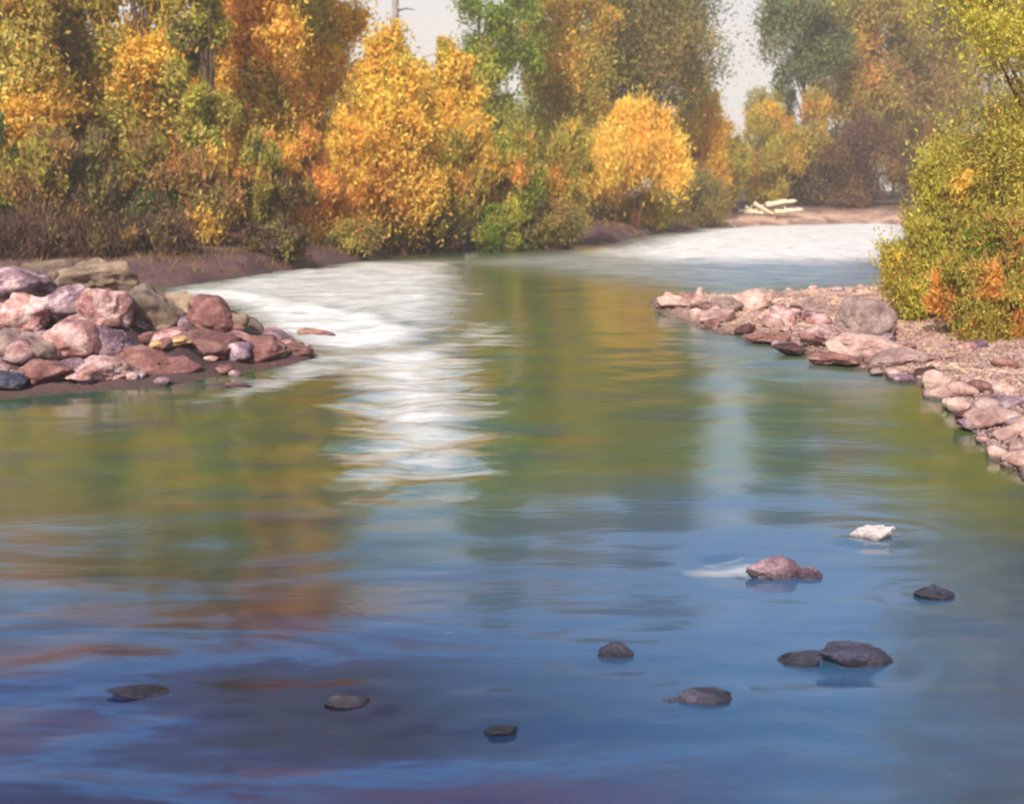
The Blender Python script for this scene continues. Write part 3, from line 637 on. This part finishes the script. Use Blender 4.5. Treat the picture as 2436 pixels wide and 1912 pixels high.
shrub('pale cream and olive sapling reaching up into the narrow sky gap', 752, 96, 84, 24, 205, [(CREAM, 1), (OLV, .8), (GREY, .8)], 3500, size=.15, stems=3)
for (px_, y0_, Y_, lab_) in [(30, 222, 31.5, 'dark plum brush behind the left hump of the rock heap'), (95, 228, 31.5, 'dark brown brush behind the right hump of the rock heap'),
   (160, 230, 32.5, 'dark plum-brown brush on the bank right behind the heap, nearest the rapids')]:
    tree('low_bush', lab_, px_, Y_, y0_, 44, 272, [(DBRN, 1.2), (PLUM, 1.2), (BRN, .4, .9), (DOLV, .4, .8)], 5000, size=.085, wisp=.9, squash=1.6, group='low plants on the far bank edge', cat='bush', bark=BARK_RED, stems=8, trunk=.035, shape='fan', nclump=24, crad=.3)
BT = 'trees behind the first row of the far bank'
for (px, Y, top, hw, pal, lab) in [
  (-60, 52, -80, 80, [(ORG, 1), (OLV, 1)], 'orange-olive tree in the second row at the left edge'),
  (45, 56, -60, 60, [(OLV, 1), (GOLD, 1)], 'muted gold tree showing between the two leftmost cottonwoods'),
  (118, 58, 40, 48, [(GOLD, 1), (OLV, .8)], 'half-hidden golden tree under the small sky holes on the left'),
  (180, 55, -100, 50, [(GOLD, 1), (ORG, 1)], 'muted orange tree showing left of the narrow dark olive tree'),
  (236, 57, -120, 50, [(ORG, 1), (GOLD, 1), (OLV, .5)], 'muted orange tree showing right of the narrow dark olive tree'),
  (295, 60, -90, 40, [(GOLD, 1), (OLV, 1)], 'muted gold-green tree behind the glowing orange cottonwood'),
  (415, 66, 60, 60, [(GOLD, 1), (YEL, .7), (OLV, .5)], 'muted yellow tree filling in behind the two willows'),
  (530, 78, -90, 48, [(OLV, 1), (GRN, 1)], 'olive tree behind the tall fresh green cottonwood'),
  (600, 80, -110, 55, [(BRN, 1), (OLV, 1)], 'brownish tree between the rusty olive and the large dark tree'),
  (690, 92, 60, 34, [(DOLV, 1), (OLV, 1), (GOLD, .5)], 'shorter olive tree at the foot of the narrow sky gap'),
  (775, 112, 85, 32, [(OLV, 1), (GREY, 1), (CREAM, .5)], 'shorter grey-olive tree low in the narrow sky gap'),
  (838, 115, -60, 40, [(BRN, 1), (OLV, 1)], 'far brown tree between the grey-green and the rusty trees'),
  (895, 115, -80, 44, [(BRN, 1), (DOLV, 1)], 'far dark tree between the rusty and the brown-olive trees'),
  (985, 114, -90, 60, [(BRN, 1), (OLV, 1)], 'far brown-olive tree hidden mostly by the right bank tree')]:
    tree('broadleaf_tree', lab, px, Y, top, hw, 215, pal, 13000, size=.2, group=BT, nclump=40, crad=.28)

RB = 'trees and bushes of the right bank'
tree('riverside_tree', 'tall lime and rust tree leaning in from the right edge above the gravel bar', 1048, 21, -430, 136, 290,
     [(LIME, 2.2, None, -.8), (OLV, 1.4), (BRN, .7, None, .2), (ORG, .35, None, .3)], 80000, size=.055, group=RB, nclump=120, crad=.24, trunk=.16, wisp=.4)
tree('riverside_bush', 'lime green bush overhanging the blue water beside the tall right bank tree', 945, 20.5, 150, 60, 345,
     [(LIME, 1.8, None, -.7), (OLV, 1.2), (GRN, .4, .1), (GOLD, .2)], 26000, size=.05, group=RB, cat='bush', shape='dome', stems=9, trunk=.045, nclump=60, crad=.24, wisp=.65)
tree('riverside_bush', 'olive bush with fiery orange-red leaves on the sand at the right edge', 1004, 18, 215, 68, 352,
     [(OLV, 1.3), (ORG, .7, .3), (RED, 1.1, .05, .6), (BRN, .6, .6), (LIME, .8, .5), (GRN, .4, .1, -.5)], 26000, size=.048, group=RB, cat='bush', shape='dome', stems=9, trunk=.045, nclump=60, crad=.24, wisp=.65)

# bare snag in the wide sky opening
r = np.random.RandomState(77); bx = P(400, 190, 78)[0]; bz = gz(bx, 78); zt = P(400, -60, 78)[2]-bz
root = tag(empty('dead_tree', (bx, 78, bz)), 'bare grey dead tree trunk rising in the middle of the wide sky opening', 'tree')
V, F = tubes([(np.array([(0, 0, -.3), (.05, 0, zt*.4), (-.1, 0, zt*.7), (0, 0, zt)]), np.array([.42, .34, .26, .1]))], 9); mesh_np('trunk', V, F, BARK_PALE, root, smooth=True)
for k in range(7):
    h = zt*(.55+.065*k); a = k*2.4; L = 2.6-.25*k
    V, F = tubes([(np.array([(0, 0, h), (math.cos(a)*L*.5, math.sin(a)*L*.5, h+.25), (math.cos(a)*L, math.sin(a)*L, h+.2+.5*r.rand())]), np.array([.1, .06, .02]))], 6)
    mesh_np('branch', V, F, BARK_PALE, root, smooth=True)

# driftwood: a small stack of bleached logs on the far beach
LOGS = [((741, 212, 0), (764, 216, 0), .13, 'short thick bleached log end at the left of the driftwood pile'),
        ((752, 201.5, 0), (775, 212, 0), .12, 'bleached log slanting down to the right in the middle of the driftwood pile'),
        ((772, 212, 0), (803, 209, 0), .12, 'long nearly level bleached log on the right of the driftwood pile'),
        ((763, 204.5, 0), (797, 199.5, 0), .13, 'top bleached log of the driftwood pile, rising slightly to the right'),
        ((736, 218, 0), (762, 215.5, 0), .10, 'thin grey log lying lowest and leftmost on the beach before the pile'),
        ((776, 217, 0), (792, 215, 0), .08, 'short low stick in front of the driftwood pile'),
        ((744, 206.5, 0), (756, 217, 0), .09, 'short steep stick leaning at the left end of the driftwood pile')]
YL = 79.0
while gz(P(765, 215, YL)[0], YL) < P(765, 215, YL)[2]-.12 and YL < 95: YL += .25
for i, (a, b_, rd, lab) in enumerate(LOGS):
    Y = YL+.12*i; rd *= 1.6
    A, B = np.array(P(a[0], a[1], Y)), np.array(P(b_[0], b_[1], Y+.4))
    for E in (A, B): E[2] = max(E[2], gz(E[0], E[1])+rd*.6); rr_ = np.random.RandomState(i)
    tt = np.linspace(0, 1, 12)[:, None]; pts = A+(B-A)*tt; pts[:, 1:] += np.cumsum(rr_.normal(scale=.02, size=(12, 2)), 0)
    rad = rd*(1-.35*tt[:, 0])*(1+.12*rr_.normal(size=12)); rad[0] *= .4; rad[-1] *= .3
    pts[0] = pts[1]+(pts[0]-pts[1])*.1
    q = rr_.randint(4, 8); sp_ = pts[q]; side = sp_+np.array([rr_.uniform(-.3, .3), -.1, .35])
    V, F = tubes([(pts-A, rad), (np.array([sp_, (sp_+side)/2, side])-A, np.array([rd*.4, rd*.3, rd*.12]))], 8)
    o_ = mesh_np('driftwood_log', V, F, WOOD, smooth=True); o_.location = A; tag(o_, lab, 'log', 'driftwood logs on the far beach')

# dry grass and fallen leaves on the far bank
r = np.random.RandomState(31); n = 110000
px_ = r.uniform(-60, 930, n); py_ = 190+np.exp(r.uniform(math.log(28), math.log(110), n)); q = np.array([G(a, b_) for a, b_ in zip(px_, py_)])
sdv = river_sd(q[:, 0], q[:, 1]); ok = (sdv > .15) & (q[:, 1] > 26) & ~((q[:, 0] > 3) & (q[:, 1] < 50)) & (q[:, 1] < 95); q = q[ok]; sdv = sdv[ok]; n = len(q)
keep = (r.rand(n) < .25+.75*(N2(np.stack([q[:, 0]*.4, q[:, 1]*.4, 0*q[:, 0]], -1)) > -.2)) & ~((q[:, 0] > 14) & (q[:, 1] > 58) & (r.rand(n) < .8)); q = q[keep]; n = len(q)
z = ground_z(q[:, 0], q[:, 1]); a = r.uniform(0, math.pi, n); h = r.uniform(.06, .26, n); w_ = r.uniform(.008, .018, n)*(1+q[:, 1]/70); ln = r.normal(scale=.12, size=(n, 2))
dx, dy = np.cos(a)*w_, np.sin(a)*w_
V = np.stack([np.stack([q[:, 0]-dx, q[:, 1]-dy, z-.02], -1), np.stack([q[:, 0]+dx, q[:, 1]+dy, z-.02], -1), np.stack([q[:, 0]+ln[:, 0], q[:, 1]+ln[:, 1], z+h], -1)], 1).reshape(-1, 3)
cols = np.array([PLUM, DBRN, DBRN, PLUM, BRN, DOLV, PLUM, BRN])[(N1(np.stack([q[:, 0]*.5, q[:, 1]*.5, 0*z], -1))*4+4+r.uniform(-1.5, 1.5, n)).astype(int).clip(0, 7)]
tag(mesh_np('bank_grass', V, np.arange(3*n).reshape(n, 3), LEAF, col=cols*.85), 'dry brown and plum grass on the shaded far bank', 'grass', kind='stuff')

# fallen leaves on the right bar and among the rocks
n = 9000; x = r.uniform(3, 17, n); y = r.uniform(9, 30, n); sdv = river_sd(x, y); ok = (sdv > .1) & (r.rand(n) < np.exp(-((y-18)/5.5)**2)); x, y = x[ok], y[ok]; n = len(x)
z = ground_z(x, y)+.012; a = r.uniform(0, 6.28, n); s_ = r.uniform(.018, .04, n); ux, uy = np.cos(a)*s_, np.sin(a)*s_; tl = r.normal(scale=.008, size=(n, 2))
V = np.stack([np.stack([x-ux, y-uy, z], -1), np.stack([x+uy*.5, y-ux*.5, z+.006+tl[:, 0]], -1), np.stack([x+ux, y+uy, z+.004], -1), np.stack([x-uy*.5, y+ux*.5, z+.006+tl[:, 1]], -1)], 1).reshape(-1, 3)
tag(mesh_np('fallen_leaves', V, np.arange(4*n).reshape(n, 4), LEAF, col=np.array([GOLD, ORG, YEL, BRN, RED, OLV])[r.randint(0, 6, n)]*.9), 'fallen yellow and orange leaves lying on the right gravel bar', 'leaves', kind='stuff')

# autumn haze over the river
m, t, o = new_mat('autumn_haze'); pv = N(t, 'VolumePrincipled', Density=.0017, Anisotropy=.2); pv.inputs['Color'].default_value = (1, .93, .80, 1); t.links.new(pv.outputs[0], o.inputs['Volume'])
bx0, bx1, by0, by1, bz0, bz1 = -80, 100, -20, 135, -1.6, 32
V = [(X_, Y_, Z_) for X_ in (bx0, bx1) for Y_ in (by0, by1) for Z_ in (bz0, bz1)]
tag(mesh_np('haze', V, [(0, 1, 3, 2), (4, 6, 7, 5), (0, 4, 5, 1), (2, 3, 7, 6), (0, 2, 6, 4), (1, 5, 7, 3)], m), 'thin warm autumn haze over the river', 'haze', kind='stuff')
